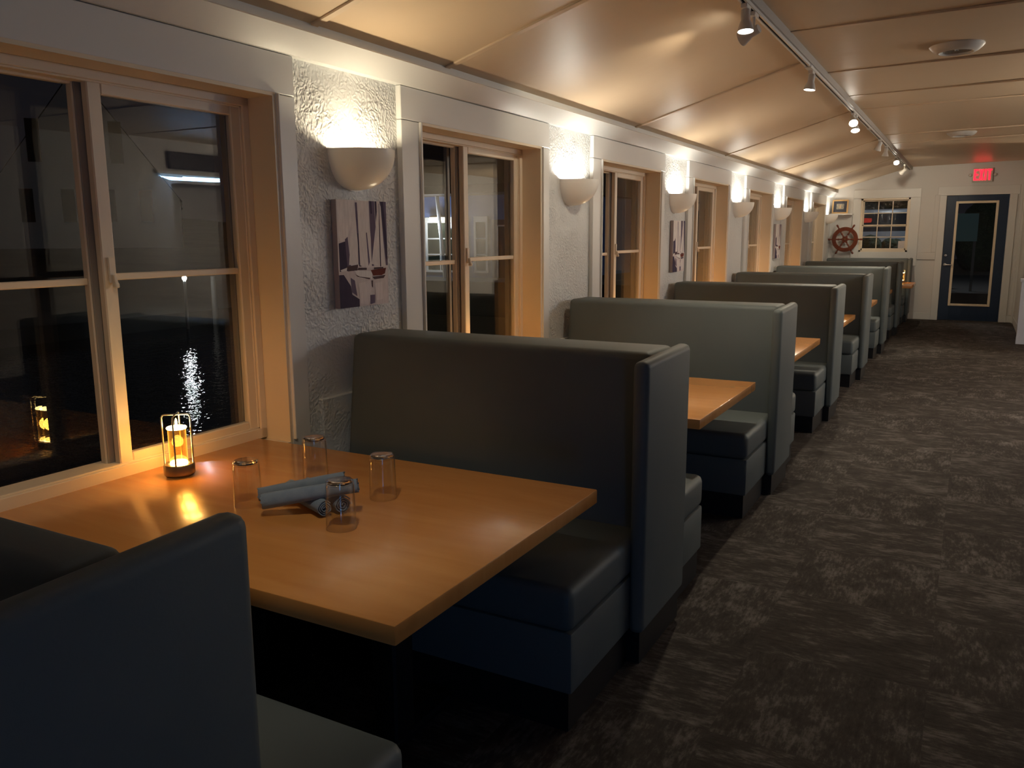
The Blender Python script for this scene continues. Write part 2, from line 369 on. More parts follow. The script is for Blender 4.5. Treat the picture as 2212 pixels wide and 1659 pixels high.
# ------------------------------------------------------------------ windows
def make_window():
    w = thing('window_1', (0, OP0, 0), kind='structure')
    L = OP1-OP0
    mb = MB()
    mb.box(XP, .0, -.168, L+.112, Z_HEAD, Z_HT, .003, 1)                       # head board
    mb.box(XP, .0, -.168, 0, .0, Z_HEAD-.002, .003, 1); mb.box(XP, .0, L, L+.112, .0, Z_HEAD-.002, .003, 1)
    mb.box(-.028, .012, L+.006, L+.020, Z_SILL, Z_HEAD, .003, 1)               # fine bead beside the opening
    mb.box(-.028, .012, -.020, -.006, Z_SILL, Z_HEAD, .003, 1)
    mb.box(XP, 0, 0, L, .0, Z_SILL-.012, .003, 1)
    mb.build('casing', WHITE, w)
    mb = MB()                                                                  # lining of the opening
    mb.box(-.25, -.001, -.004, .012, Z_SILL-.01, Z_HEAD); mb.box(-.25, -.001, L-.012, L+.004, Z_SILL-.01, Z_HEAD)
    mb.box(-.25, -.001, 0, L, Z_HEAD-.012, Z_HEAD+.004); mb.box(-.25, -.001, 0, L, Z_SILL-.03, Z_SILL-.008)
    mb.box(-.375, -.25, -.010, .014, Z_SILL-.03, Z_HEAD+.004); mb.box(-.375, -.25, .014, L/2+.112, Z_HEAD-.008, Z_HEAD+.006); mb.box(-.375, -.25, .014, L/2+.112, Z_SILL-.03, Z_SILL-.006)
    mb.build('reveal', CREAM, w)
    mb = MB(); a = XF                                                          # outer frame with stepped beads
    for (d, x0, x1) in ((.038, a, -.245), (.032, a+.012, a)):
        lo, hi = min(x0, x1), max(x0, x1)
        mb.box(lo, hi, .012, .012+d, Z_SILL, Z_HEAD-.012, .002, 1); mb.box(lo, hi, L-.012-d, L-.012, Z_SILL, Z_HEAD-.012, .002, 1)
        mb.box(lo, hi, .012, L-.012, Z_HEAD-.012-d, Z_HEAD-.012, .002, 1); mb.box(lo, hi, .012, L-.012, Z_SILL, Z_SILL+d+.012, .002, 1)
    mb.build('frame', VINYL_W, w)
    def sash(y0, y1, x, front):
        mb = MB(); st = .052; d = .032; z0, z1 = (Z_SILL+.045, Z_HEAD-.045) if front else (Z_SILL+.012, Z_HEAD-.018)
        mb.box(x-d/2, x+d/2, y0, y0+st, z0, z1, .004, 1); mb.box(x-d/2, x+d/2, y1-.055, y1, z0, z1, .004, 1)
        mb.box(x-d/2, x+d/2, y0+st, y1-.055, z1-.04, z1, .004, 1); mb.box(x-d/2, x+d/2, y0+st, y1-.055, z0, z0+.035, .004, 1)
        zm = 1.452 if front else 1.438
        mb.box(x-.008, x+.008, y0+st, y1-.055, zm-.012, zm+.012, .003, 1)
        s_ = mb.build('sash', VINYL_W, w)
        if not front: return s_
        mb = MB()
        for xx in (x-.010, x+.004): mb.quad((xx, y0+st-.004, z0+.03), (xx, y1-.055+.004, z0+.03), (xx, y1-.055+.004, z1-.036), (xx, y0+st-.004, z1-.036))
        mb.build('glass_pane', GLASS, s_)
        return s_
    m = L/2
    sf = sash(m-.040, L-.038, -.165, True)
    sb = sash(.03, .655, -.207, False)
    mb = MB()                                                                  # storm pane outside the open left sash
    for xx in (-.366, -.352): mb.quad((xx, .010, Z_SILL-.01), (xx, L/2+.10, Z_SILL-.01), (xx, L/2+.10, Z_HEAD), (xx, .010, Z_HEAD))
    mb.build('storm_pane', GLASS, w)
    mb = MB(); mb.box(-.372, -.346, L/2+.095, L/2+.118, Z_SILL-.01, Z_HEAD); mb.build('storm_frame', GREYV, w)
    mb = MB(); mb.box(-.191, -.186, .604, .634, Z_SILL+.02, Z_HEAD-.02, .003, 1); mb.build('meeting_stile', GREYV, sb)
    mb = MB(); mb.box(-.235, -.205, L-.075, L-.040, Z_SILL+.045, Z_HEAD-.045, .003, 1); mb.build('screen_stile', GREYV, sf)
    mb = MB(); y = m-.012; mb.box(-.149, -.139, y-.012, y+.012, 1.43, 1.52, .003, 1); mb.box(-.139, -.118, y-.006, y+.010, 1.415, 1.432, .003, 1)
    mb.hexa(((-.139, y-.006, 1.425), (-.120, y-.004, 1.42), (-.120, y+.012, 1.42), (-.139, y+.010, 1.425), (-.139, y-.004, 1.46), (-.130, y-.002, 1.46), (-.130, y+.006, 1.46), (-.139, y+.006, 1.46)), .002, 1)
    mb.build('latch', VINYL_W, sf)
    return w
win0 = make_window()
for k in range(1, NB):
    o = dup(win0, (0, OP0+k*P, 0)); o.name = 'window_%d' % (k+1)

# end-wall sash window
w = thing('window_8', (0, Y1, 0), kind='structure')
mb = MB(); c = .02
mb.box(WX0-.14, WX1+.17, -c, 0, WZ1, WZ1+.16, .003, 1); mb.box(WX0-.14, WX0, -c, 0, 1.0, WZ1-.002, .003, 1); mb.box(WX1, WX1+.17, -c, 0, 1.0, WZ1-.002, .003, 1); mb.box(WX0, WX1, -c, 0, 1.12, WZ0, .003, 1)
mb.build('casing', WHITE, w)
mb = MB()
mb.box(WX0, WX0+.035, 0, .14, WZ0, WZ1); mb.box(WX1-.035, WX1, 0, .14, WZ0, WZ1); mb.box(WX0, WX1, 0, .14, WZ1-.035, WZ1); mb.box(WX0, WX1, 0, .14, WZ0, WZ0+.03)
mb.build('frame', VINYL_W, w)
for (z0, z1, yy) in ((1.735, WZ1-.035, .10), (WZ0+.03, 1.775, .07)):
    x0, x1 = WX0+.035, WX1-.035
    mb = MB(); t = .035
    mb.box(x0, x0+.02, yy-.015, yy+.015, z0, z1); mb.box(x1-.02, x1, yy-.015, yy+.015, z0, z1); mb.box(x0, x1, yy-.015, yy+.015, z0, z0+t); mb.box(x0, x1, yy-.015, yy+.015, z1-t*.6, z1)
    for i in (1, 2): q = x0+.02+(x1-x0-.04)*i/3; mb.box(q-.008, q+.008, yy-.010, yy+.008, z0+t, z1-t*.6)
    q = (z0+t+z1-t*.6)/2; mb.box(x0+.02, x1-.02, yy-.010, yy+.008, q-.008, q+.008)
    s_ = mb.build('sash', VINYL_W, w)
    mb = MB(); mb.quad((x0+.02, yy, z0+t), (x1-.02, yy, z0+t), (x1-.02, yy, z1-.02), (x0+.02, yy, z1-.02)); mb.build('glass_pane', GLASS, s_)

# end door
d = thing('door_1', (0, Y1, 0), kind='structure')
mb = MB(); c = .022
mb.box(DX0-.12, DX0-.003, -c, 0, 0, DZ, .003, 1); mb.box(DX1+.003, DX1+.12, -c, 0, 0, DZ, .003, 1); mb.box(DX0-.15, DX1+.15, -c-.004, 0, DZ, DZ+.16, .003, 1)
mb.build('casing', WHITE, d)
LX0, LX1, LZ0, LZ1 = 2.128, 2.810, .273, 2.178
mb = MB(); mb.box(DX0+.004, LX0+.03, .015, .06, .008, DZ-.004, .003, 1); mb.box(LX1-.03, DX1-.004, .015, .06, .008, DZ-.004, .003, 1)
mb.box(LX0+.03, LX1-.03, .015, .06, .008, LZ0+.03, .0); mb.box(LX0+.03, LX1-.03, .015, .06, LZ1-.03, DZ-.004, 0)
lf = mb.build('door_leaf', NAVY, d)
mb = MB(); t = .042
mb.box(LX0, LX0+t, 0, .02, LZ0, LZ1, .004, 1); mb.box(LX1-t, LX1, 0, .02, LZ0, LZ1, .004, 1); mb.box(LX0+t, LX1-t, 0, .02, LZ0, LZ0+t, .004, 1); mb.box(LX0+t, LX1-t, 0, .02, LZ1-t, LZ1, .004, 1)
mb.build('glazing_bead', CREAM, lf)
mb = MB(); mb.quad((LX0+t, .03, LZ0+t), (LX1-t, .03, LZ0+t), (LX1-t, .03, LZ1-t), (LX0+t, .03, LZ1-t)); mb.build('glass_pane', GLASS, lf)
R90 = Matrix.Rotation(PI/2, 4, 'X')
mb = MB(); mb.lathe([(0, .028), (.022, .026), (.030, .012), (.032, 0)], 20, Matrix.Translation((2.028, .015, 1.20)) @ R90); mb.build('deadbolt', NICKEL, d)
mb = MB(); mb.lathe([(0, .03), (.028, .028), (.036, .012), (.038, 0)], 20, Matrix.Translation((2.028, .015, 1.03)) @ R90)
mb.tube([(2.028, -.012, 1.03), (2.028, -.045, 1.03), (2.06, -.055, 1.028), (2.15, -.05, 1.026)], .011, 10); mb.build('door_lever', NICKEL, d)

# ------------------------------------------------------------------ booths
BY = 2.968
def wing(mb, y0, y1, ztop=1.158):
    mb.hexa(((1.442, y0, .125), (1.500, y0, .125), (1.500, y1, .125), (1.442, y1, .125), (1.442, y0, ztop-.012), (1.503, y0, ztop-.012), (1.503, y1, ztop), (1.442, y1, ztop)), .024, 4)
def make_booth(sides=2, y=BY):
    t = thing('booth_bench', (0, y, 0), None, 'bench', 'grey booth benches along the window wall')
    o = -BY
    mb = MB(); fx = 1.440
    mb.hexa(((.02, 2.83+o, .44), (fx, 2.83+o, .44), (fx, 3.205+o, .44), (.02, 3.205+o, .44), (.02, 2.918+o, 1.155), (fx, 2.918+o, 1.152), (fx, 3.205+o, 1.150), (.02, 3.205+o, 1.153)), .03, 4)
    mb.build('backrest', VINYL, t)
    for (a, b) in ((2.205, 2.90), (3.15, 3.675))[:sides]:
        mb = MB(); mb.box(.0, 1.446, a+o, b+o, .342, .492, .032, 4); mb.build('seat', VINYL, t)
        mb = MB(); mb.box(.0, 1.446, a+.008+o, b-.008+o, .134, .344, .010, 2); mb.build('seat_base', VINYL, t)
    mb = MB(); mb.box(.0, 1.432, 2.222+o, (3.655 if sides == 2 else 3.20)+o, 0, .136); mb.box(1.432, 1.482, 2.74+o, 3.20+o, 0, .128); mb.build('kick_plate', KICK, t)
    mb = MB(); wing(mb, 2.716+o, 3.222+o); mb.build('end_panel', VINYL, t)
    return t
b1 = make_booth(); b1['label'] = 'tall grey vinyl booth bench directly behind the laid table, first full bench of the row'
for k in range(1, NB):
    last = {1: 'second grey booth bench behind the laid table, below the second wall sconce',
            2: 'third grey booth bench of the row, the one below the small second sailboat canvas',
            3: 'fourth grey booth bench counting away from the laid table', 4: 'fifth grey booth bench counting away from the laid table',
            5: 'grey booth bench next to last before the ship\'s wheel', 6: 'farthest grey booth bench, under the ship\'s wheel against the end wall'}[k]
    if k < NB-1: dup(b1, (0, BY+k*P, 0), last)
    else: make_booth(1, BY+k*P)['label'] = last
# nearest bench: single, facing the laid table
t = thing('booth_bench', (0, .68, 0), 'nearest grey booth bench, cut off by the picture corner, seen from behind its end panel', 'bench', 'grey booth benches along the window wall')
o = -.68
mb = MB(); fx = 1.440
mb.hexa(((.02, .545+o, .44), (fx, .545+o, .44), (fx, .80+o, .44), (.02, .80+o, .44), (.02, .60+o, 1.156), (fx, .60+o, 1.154), (fx, .715+o, 1.154), (.02, .715+o, 1.156)), .028, 4); mb.build('backrest', VINYL, t)
mb = MB(); mb.box(0, 1.446, .72+o, 1.345+o, .342, .485, .035, 4); mb.build('seat', VINYL, t)
mb = MB(); mb.box(0, 1.446, .55+o, 1.335+o, .134, .344, .010, 2); mb.build('seat_base', VINYL, t)
mb = MB(); mb.box(0, 1.432, .56+o, 1.325+o, 0, .136); mb.box(1.432, 1.482, .50+o, .86+o, 0, .128); mb.build('kick_plate', KICK, t)
mb = MB(); wing(mb, .455+o, .886+o, 1.160); mb.build('end_panel', VINYL, t)

# ------------------------------------------------------------------ tables
def make_table():
    t = thing('dining_table', (0, 1.908, 0), None, 'table', 'maple tables between the booths')
    mb = MB(); mb.box(-.142, 1.418, -.560, .566, .697, .745, .004, 2); mb.build('table_top', MAPLE, t)
    for x in (.345, .975):
        mb = MB(); mb.box(x-.045, x+.045, -.05, .05, .03, .69, .008, 1); mb.build('pedestal', BLACKM, t)
        mb = MB(); mb.box(x-.04, x+.04, -.28, .28, 0, .035, .01, 1); mb.build('foot', BLACKM, t)
    mb = MB(); mb.box(.25, 1.07, -.26, .26, .675, .697); mb.build('top_plate', BLACKM, t)
    return t
t1 = make_table(); t1['label'] = 'laid maple table in the foreground with glasses, rolled napkins and a glowing lamp'
TL = {1: 'bare maple table corner showing past the first full bench', 2: 'bare maple table corner showing past the second full bench', 3: 'sliver of maple table showing past the third full bench',
      4: 'sliver of maple table showing past the fourth full bench', 5: 'maple table hidden behind the fifth full bench', 6: 'farthest maple table, end jutting into the aisle under a tiny glowing lamp'}
for k in range(1, NB): dup(t1, (0.0 if k < 6 else .20, 1.908+k*P, 0 if k < 6 else .0), TL[k])

# ------------------------------------------------------------------ table lamps
def make_lamp():
    t = thing('table_lamp', (.02, 1.94, .745), None, 'lamp', 'glowing candle lamps on the tables')
    mb = MB(); mb.lathe([(0, .0), (.046, .0), (.050, .004), (.053, .008), (.053, .038), (.050, .043), (.036, .043), (.034, .041), (0, .041)], 40); mb.build('lamp_base', BRONZE, t)
    mb = MB()
    for a in (math.radians(38), math.radians(128)):
        c, s = math.cos(a), math.sin(a); R, H = .049, .222
        path = [(-R*c, -R*s, .03), (-R*c, -R*s, H-.012), (-R*.93*c, -R*.93*s, H-.003), (-R*.80*c, -R*.80*s, H), (R*.80*c, R*.80*s, H), (R*.93*c, R*.93*s, H-.003), (R*c, R*s, H-.012), (R*c, R*s, .03)]
        mb.tube(path, .0032, 8)
    mb.build('wire_frame', STEEL, t)
    mb = MB(); mb.lathe([(.031, .046), (.031, .172)], 36); mb.build('glass_tube', AMBER, t)
    mb = MB(); mb.lathe([(0, .052), (.026, .052), (.030, .048), (.030, .042)], 28); mb.build('lower_light', FLAME, t)
    mb = MB(); mb.lathe([(0, .170), (.033, .170), (.035, .1735), (.033, .177), (0, .177)], 28); mb.build('upper_light', FLAME, t)
    mb = MB(); mb.lathe([(.0045, .177), (.005, .195), (.003, .205), (0, .209)], 12); mb.build('flame_tip', FLAME_T, t)
    light('candle_glow', 'POINT', (0, 0, .110), CANDLE_W, (1, .52, .15), t, shadow_soft_size=.026)
    return t
l1 = make_lamp(); l1['label'] = 'glowing amber candle lamp in a wire frame on the laid table, beside the window'
LL = ['amber candle lamp beside the second window, behind the first full bench', 'amber candle lamp beside the third window, behind the second full bench', 'amber candle lamp lighting the bright orange fourth window',
      'amber candle lamp beside the fifth window from the foreground', 'amber candle lamp beside the sixth window from the foreground']
for k in range(1, 6): dup(l1, (.02, 1.94+k*P, .745), LL[k-1])
for o in bpy.data.objects:                      # the lamp by the fourth window burns brighter
    if o.parent and o.parent.get('label') == LL[2] and o.type == 'LIGHT': o.data = o.data.copy(); o.data.energy *= 2.2
dup(l1, (1.40, 16.22, .745), 'tiny glowing candle lamp at the aisle edge of the farthest table')

# ------------------------------------------------------------------ glasses and napkins
TZ = .745
def make_glass():
    t = thing('drinking_glass', (0, 0, TZ), None, 'glass', 'upturned water glasses on the laid table')
    mb = MB(); mb.lathe([(.0445, .0), (.0450, .0015), (.0415, .128), (.0395, .143), (.034, .1485), (.0, .149)], 40)
    mb.lathe([(.0428, .0), (.0396, .127), (.037, .132), (.0, .134)], 40); mb.lathe([(.0428, 0), (.0445, 0)], 40); mb.build('glass_wall', TUMB, t)
    mb = MB(); mb.lathe([(0, .1355), (.032, .1352), (.0365, .138), (.0365, .142), (.033, .1462), (0, .1472)], 36); mb.build('glass_base', THICK, t)
    return t
g = make_glass(); GP = [(.498, 1.808), (.475, 2.146), (.836, 2.066), (.903, 1.78)]
GL = ['upturned clear water glass nearest the candle lamp', 'upturned clear water glass farthest back, near the window corner of the laid table',
      'upturned clear water glass nearest the tall bench back', 'upturned clear water glass standing in front of the rolled napkins']
g.location = (*GP[0], TZ); g['label'] = GL[0]
for i in (1, 2, 3): dup(g, (*GP[i], TZ), GL[i])

def roll(length, r0, seed):
    rnd = random.Random(seed); mb = MB(); N = 84; turns = 3.4; th = .0030
    def pt(i, off, s):
        a = 2*PI*turns*i/N; r = .005+(r0-.005)*i/N+off
        sq = 1+.08*math.sin(2*a+seed)
        return (r*math.cos(a)*sq, r*math.sin(a)/sq)
    q = bmesh.new(); K = 9; rows = []
    for k in range(K):
        y = -length/2+length*k/(K-1); fl = 1+.10*math.cos(PI*k/(K-1))*(.6 if seed % 2 else -.6); bend = .004*math.sin(PI*k/(K-1)+seed)
        lip = [(pt(i, 0, k)[0]*fl+bend, y+(.010*(i/N)*rnd.uniform(-.4, .4) if k in (0, K-1) else 0), pt(i, 0, k)[1]*fl) for i in range(N+1)]
        inn = [(pt(i, -th, k)[0]*fl+bend, y, pt(i, -th, k)[1]*fl) for i in range(N, -1, -1)]
        rows.append([q.verts.new(p) for p in lip+inn])
    n = len(rows[0])
    for A, B in zip(rows, rows[1:]):
        for i in range(n): q.faces.new((A[i], A[(i+1) % n], B[(i+1) % n], B[i]))
    for k in (0, K-1):
        R_ = rows[k]
        for i in range(N): q.faces.new((R_[i], R_[i+1], R_[n-2-i], R_[n-1-i]))
    bmesh.ops.recalc_face_normals(q, faces=q.faces[:])
    mb._take(q); return mb
def napkin(p0, p1, r, seed, label):
    a, b = Vector(p0), Vector(p1); dv = b-a
    o = roll(dv.length, r, seed).build('rolled_napkin', NAPKIN, None, 60)
    o.location = (a+b)/2; o.rotation_euler = dv.to_track_quat('Y', 'Z').to_euler()
    return tag(o, label, 'napkin', 'rolled blue napkins on the laid table')
napkin((.560, 1.935, TZ+.029), (.800, 1.822, TZ+.029), .0265, 1, 'blue rolled napkin lying at the bottom of the crossed stack, spiral end in front')
napkin((.585, 1.990, TZ+.029), (.825, 1.877, TZ+.029), .0265, 2, 'blue rolled napkin lying flat at the back of the bottom pair')
napkin((.622, 1.752, TZ+.044), (.866, 1.905, TZ+.088), .0255, 3, 'blue rolled napkin on top at the front, nearest the glass')
napkin((.560, 1.797, TZ+.044), (.782, 1.944, TZ+.088), .0255, 4, 'blue rolled napkin on top, the rear one of the upper pair')

# ------------------------------------------------------------------ wall sconces
SY = 3.030
def make_sconce():
    t = thing('wall_sconce', (XP, SY, 1.965), None, 'lamp', 'white half bowl sconces on the piers')
    mb = MB(); q = bmesh.new(); NA, NE = 28, 14; a_, b_, h_ = .166, .205, .172; th = .008
    def surf(off):
        g_ = []
        for j in range(NE+1):
            e = PI/2*j/NE; ce = math.cos(e)**.80; se = math.sin(e)
            g_.append([q.verts.new(((b_-off)*ce*math.sin(PI*i/NA), -(a_-off)*ce*math.cos(PI*i/NA), -(h_-off)*se)) for i in range(NA+1)])
        return g_
    A, B = surf(0), surf(th)
    for G in (A, B):
        for j in range(NE):
            for i in range(NA): q.faces.new((G[j][i], G[j][i+1], G[j+1][i+1], G[j+1][i]))
    for i in range(NA): q.faces.new((A[0][i], B[0][i], B[0][i+1], A[0][i+1]))
    bmesh.ops.remove_doubles(q, verts=q.verts[:], dist=1e-5); bmesh.ops.recalc_face_normals(q, faces=q.faces[:])
    mb._take(q); mb.build('bowl', PLASTER, t)
    mb = MB(); pl = [(-.155, .0), (.155, .0)]+[(.155*math.cos(v), -.178*math.sin(v)) for v in [PI*i/20 for i in range(1, 20)]]
    mb.prism(pl, 0, .008, 'x'); mb.build('back_plate', PLASTER, t)
    mb = MB(); mb.lathe([(.012, -.148), (.014, -.14), (.018, -.13), (.018, -.122), (.010, -.116), (0, -.114)], 16, Matrix.Translation((.10, 0, 0))); mb.build('bulb', BULB_S, t)
    return t
s1 = make_sconce(); s1['label'] = 'white half bowl sconce glowing above the nearest sailboat canvas'
SL = ['bright white half bowl sconce between the second and third windows', 'white half bowl sconce above the small second sailboat canvas', 'white half bowl sconce, fourth along the wall',
      'white half bowl sconce above the farthest sailboat canvas', 'white half bowl sconce, sixth along the wall', 'glaring half bowl sconce in the far corner beside the little shelf']
for k in range(1, NB): dup(s1, (XP, SY+k*P-(.06 if k == 6 else 0), 1.965), SL[k-1])
for k in range(NB):
    light('sconce_light', 'POINT', (XP+.112, SY+k*P, 1.902), SCONCE_W*(1 if k else .72), SC_COL if k else S1_COL, None, shadow_soft_size=.03)

# ------------------------------------------------------------------ sailboat canvases
PAL = {'base': (.76, .68, .67), 'sail': (.92, .85, .82), 'dark': (.055, .04, .085), 'mid': (.16, .12, .19), 'brown': (.10, .06, .07), 'red': (.16, .03, .02), 'hull': (.92, .88, .86), 'pale': (.84, .76, .75)}
PM = {k: mat('canvas_'+k, v, .7, spec=.2, noise=(16, tuple(c*.88 for c in v), (1, 6, 1.2))) for k, v in PAL.items()}
PK = list(PM)
ART = [('pale', [(0, 0), (1, 0), (1, .64), (0, .64)]),
       ('base', [(0, .64), (1, .64), (1, 1), (0, 1)]),
       ('dark', [(.02, .40), (.15, .38), (.20, .50), (.17, .655), (.02, .66)]),
       ('mid', [(.13, .27), (.19, .32), (.24, .62), (.17, .62)]),
       ('mid', [(.36, .02), (.40, .02), (.44, .60), (.385, .60)]), ('dark', [(.385, .30), (.42, .32), (.445, .62), (.40, .62)]),
       ('mid', [(.64, .0), (.75, .0), (.77, .30), (.70, .62), (.66, .62)]), ('dark', [(.66, 0), (.69, 0), (.70, .12), (.67, .12)]), ('dark', [(.76, .0), (.80, .0), (.80, .10), (.77, .20)]),
       ('mid', [(.86, 0), (1, 0), (1, .62), (.96, .62)]), ('dark', [(.88, 0), (.94, 0), (1, .40), (1, .58), (.965, .55)]),
       ('sail', [(.02, .0), (.34, .0), (.30, .20), (.19, .34), (.10, .38), (.02, .38)]),
       ('sail', [(.27, .25), (.355, .05), (.39, .42), (.385, .605), (.20, .60)]),
       ('sail', [(.40, .0), (.62, 0), (.655, .35), (.66, .63), (.42, .61)]), ('mid', [(.56, .30), (.58, .30), (.62, .58), (.59, .62)]),
       ('sail', [(.835, .02), (.845, .06), (.815, .625), (.655, .60)]), ('sail', [(.855, .0), (.885, .05), (.945, .63), (.85, .625)]), ('dark', [(.845, .02), (.855, .02), (.855, .63), (.835, .63)]),
       ('brown', [(.15, .615), (.38, .60), (.36, .655), (.17, .66)]), ('hull', [(.03, .645), (.16, .625), (.15, .655), (.05, .66)]),
       ('hull', [(.30, .655), (.66, .670), (.655, .745), (.45, .735), (.36, .715)]), ('brown', [(.31, .69), (.36, .715), (.60, .748), (.62, .735), (.40, .715)]), ('brown', [(.38, .63), (.55, .635), (.55, .655), (.36, .652)]),
       ('red', [(.63, .66), (.96, .645), (.93, .70), (.86, .715), (.68, .715)]), ('brown', [(.70, .635), (.90, .635), (.90, .65), (.70, .655)]),
       ('brown', [(.66, .725), (.94, .715), (.90, .745), (.70, .75)]),
       ('dark', [(0, .69), (.09, .69), (.22, .80), (.24, .88), (.38, .93), (.38, 1), (0, 1)]), ('mid', [(.22, .72), (.30, .75), (.34, .90), (.24, .86)]),
       ('pale', [(.37, .78), (.60, .76), (.64, .93), (.55, .99), (.40, .97)]), ('pale', [(.70, .79), (.86, .78), (.88, .95), (.72, .96)]), ('brown', [(.64, .76), (.67, .76), (.665, .83), (.645, .82)]), ('mid', [(.60, .90), (.70, .90), (.70, .98), (.60, .99)])]
def make_canvas():
    W_, H_, T_ = .355, .478, .030
    t = thing('sailboat_painting', (XP+.004, 3.043, 1.509), None, 'painting', 'sailboat canvases on the piers')
    mb = MB(); mb.box(0, T_, -W_/2, W_/2, -H_/2, H_/2, .002, 1); mb.build('canvas', mat('canvas_edge', (.40, .34, .34), .7), t)
    mb = MB()
    for i, (c, pg) in enumerate(ART):
        mb.mi = PK.index(c); x = T_+.0004+i*.00004
        mb.poly([(x, -W_/2+u*W_, H_/2-v*H_) for u, v in pg][::-1])
    mb.build('picture', [PM[k] for k in PK], t, keep_normals=True)
    return t
c1 = make_canvas(); c1['label'] = 'unframed sailboat canvas under the nearest sconce, red and white hulls'
dup(c1, (XP+.004, 7.755, 1.485), 'small looking sailboat canvas under the third sconce along the wall')
dup(c1, (XP+.004, 3.043+4*P, 1.50), 'farthest sailboat canvas, seen edge on beneath the fifth sconce')

# ------------------------------------------------------------------ track lighting
TXc, TZb = RX+.0, 2.752
mb = MB()
mb.box(TXc-.030, TXc+.030, YB, Y1-.02, TZb+.018, RZ+.004)
rail = thing('track_rail', (0, 0, 0), 'long white track light rail running down the ridge of the ceiling', 'track light')
mb.build('mounting_beam', mat('grey_aluminium', (.34, .32, .30), .4), rail)
mb = MB()
mb.box(TXc-.019, TXc-.008, 1.0, Y1-.25, TZb, TZb+.018); mb.box(TXc+.008, TXc+.019, 1.0, Y1-.25, TZb, TZb+.018); mb.build('track', WHITE_METAL, rail)
mb = MB(); mb.box(TXc-.008, TXc+.008, 1.0, Y1-.25, TZb+.008, TZb+.018); mb.build('conductor_slot', DARK, rail)
for y in (6.45, 10.4, 14.9): MB().box(TXc-.024, TXc+.024, y-.06, y+.06, TZb-.004, TZb+.018, .003, 1).build('joiner', WHITE_METAL, rail)
def spot(y, aim, lit, label, drop=.058, W_=None, angle=70):
    t = thing('track_spotlight', (TXc, y, TZb), label, 'spotlight', 'spotlights on the ceiling track')
    mb = MB(); mb.box(-.016, .016, -.045, .045, -.022, .0, .003, 1); mb.build('adapter', WHITE_METAL, t)
    a = Vector(aim).normalized(); piv = Vector((0, 0, -drop))
    mb = MB(); mb.tube([(0, 0, -.02), (0, 0, -drop)], .008, 10); mb.tube([piv-Vector((.024, 0, 0)), piv+Vector((.024, 0, 0))], .006, 8); mb.build('stem', WHITE_METAL, t)
    m = Matrix.Translation(piv) @ a.to_track_quat('Z', 'Y').to_matrix().to_4x4()
    mb = MB(); mb.lathe([(0, -.035), (.022, -.035), (.024, -.030), (.024, .018), (.030, .030), (.042, .068), (.043, .075), (.040, .075), (.028, .04), (0, .035)], 28, m); h = mb.build('lamp_head', WHITE_METAL, t)
    mb = MB(); mb.lathe([(.0375, .066), (.032, .070), (0, .073)], 24, m); mb.build('bulb', BULB if lit else mat('unlit_lens', (.35, .33, .3), .15), h)
    if lit:
        s_ = light('spot_beam', 'SPOT', piv+a*.085, W_ or SPOT_W, (1, .86, .64), t, spot_size=math.radians(angle), spot_blend=.7, shadow_soft_size=.03)
        s_.rotation_euler = a.to_track_quat('-Z', 'Y').to_euler()
spot(4.56, (.06, -.10, -1), True, 'nearest lit track spotlight, its bright face pointing down', W_=40, angle=110)
spot(4.74, (-.85, .22, -.30), True, 'lit track spotlight turned away to the window wall, hiding behind the nearest one', .095, W_=13, angle=75)
spot(1.10, (-.42, .30, -1), True, 'lit track spotlight above the laid table, before the nearest one in view', W_=17, angle=66)  # added spotlight, out of view, to brighten the near table and bench
spot(6.56, (-.12, -.05, -1), True, 'single lit track spotlight, second along the rail, pointing straight down')
spot(8.96, (.18, -.75, -.62), True, 'glaring track spotlight facing up the aisle, upper of a close pair')
spot(9.14, (.12, -.42, -.9), True, 'lower of the close pair of glaring track spotlights', .085)
spot(11.60, (-.35, .15, -.95), True, 'small lit track spotlight beyond the glaring pair, tilted towards the windows')
spot(12.45, (-.10, .10, -1), True, 'small lit track spotlight beyond the glaring pair, hanging straight')
spot(14.1, (.20, -.75, -.60), True, 'single glaring track spotlight near the end wall')
spot(14.75, (.22, .85, -.42), True, 'track spotlight just behind the far glaring one, turned to the end wall', W_=26, angle=95)
spot(15.85, (-.70, .42, -.60), True, 'white track spotlight last on the rail, turned to the far window corner', .095, W_=16, angle=85)

# ------------------------------------------------------------------ recessed ceiling lights
for i, (x, y, lb) in enumerate(((2.255, 6.64, 'large round ceiling downlight, switched off, nearer of the two'), (2.222, 12.16, 'small looking round ceiling downlight, switched off, farther of the two'))):
    zc = RZ+(2.862-RZ)*(x-RX)/(3.2-RX)
    t = thing('ceiling_downlight', (x, y, zc), lb, 'ceiling light', 'round downlights over the aisle')
    mb = MB(); mb.lathe([(.168, .004), (.170, -.004), (.160, -.016), (.140, -.034), (.118, -.046), (.108, -.048), (.100, -.040), (.10, .0)], 48); mb.build('trim_ring', WHITE_METAL, t)
    mb = MB(); mb.lathe([(.101, -.034), (.06, -.028), (0, -.026)], 36); mb.build('lens', mat('off_lens', (.22, .2, .17), .15), t)
    mb = MB(); mb.lathe([(.0, -.038), (.012, -.036), (.014, -.026)], 16); mb.build('center_knob', NICKEL, t)

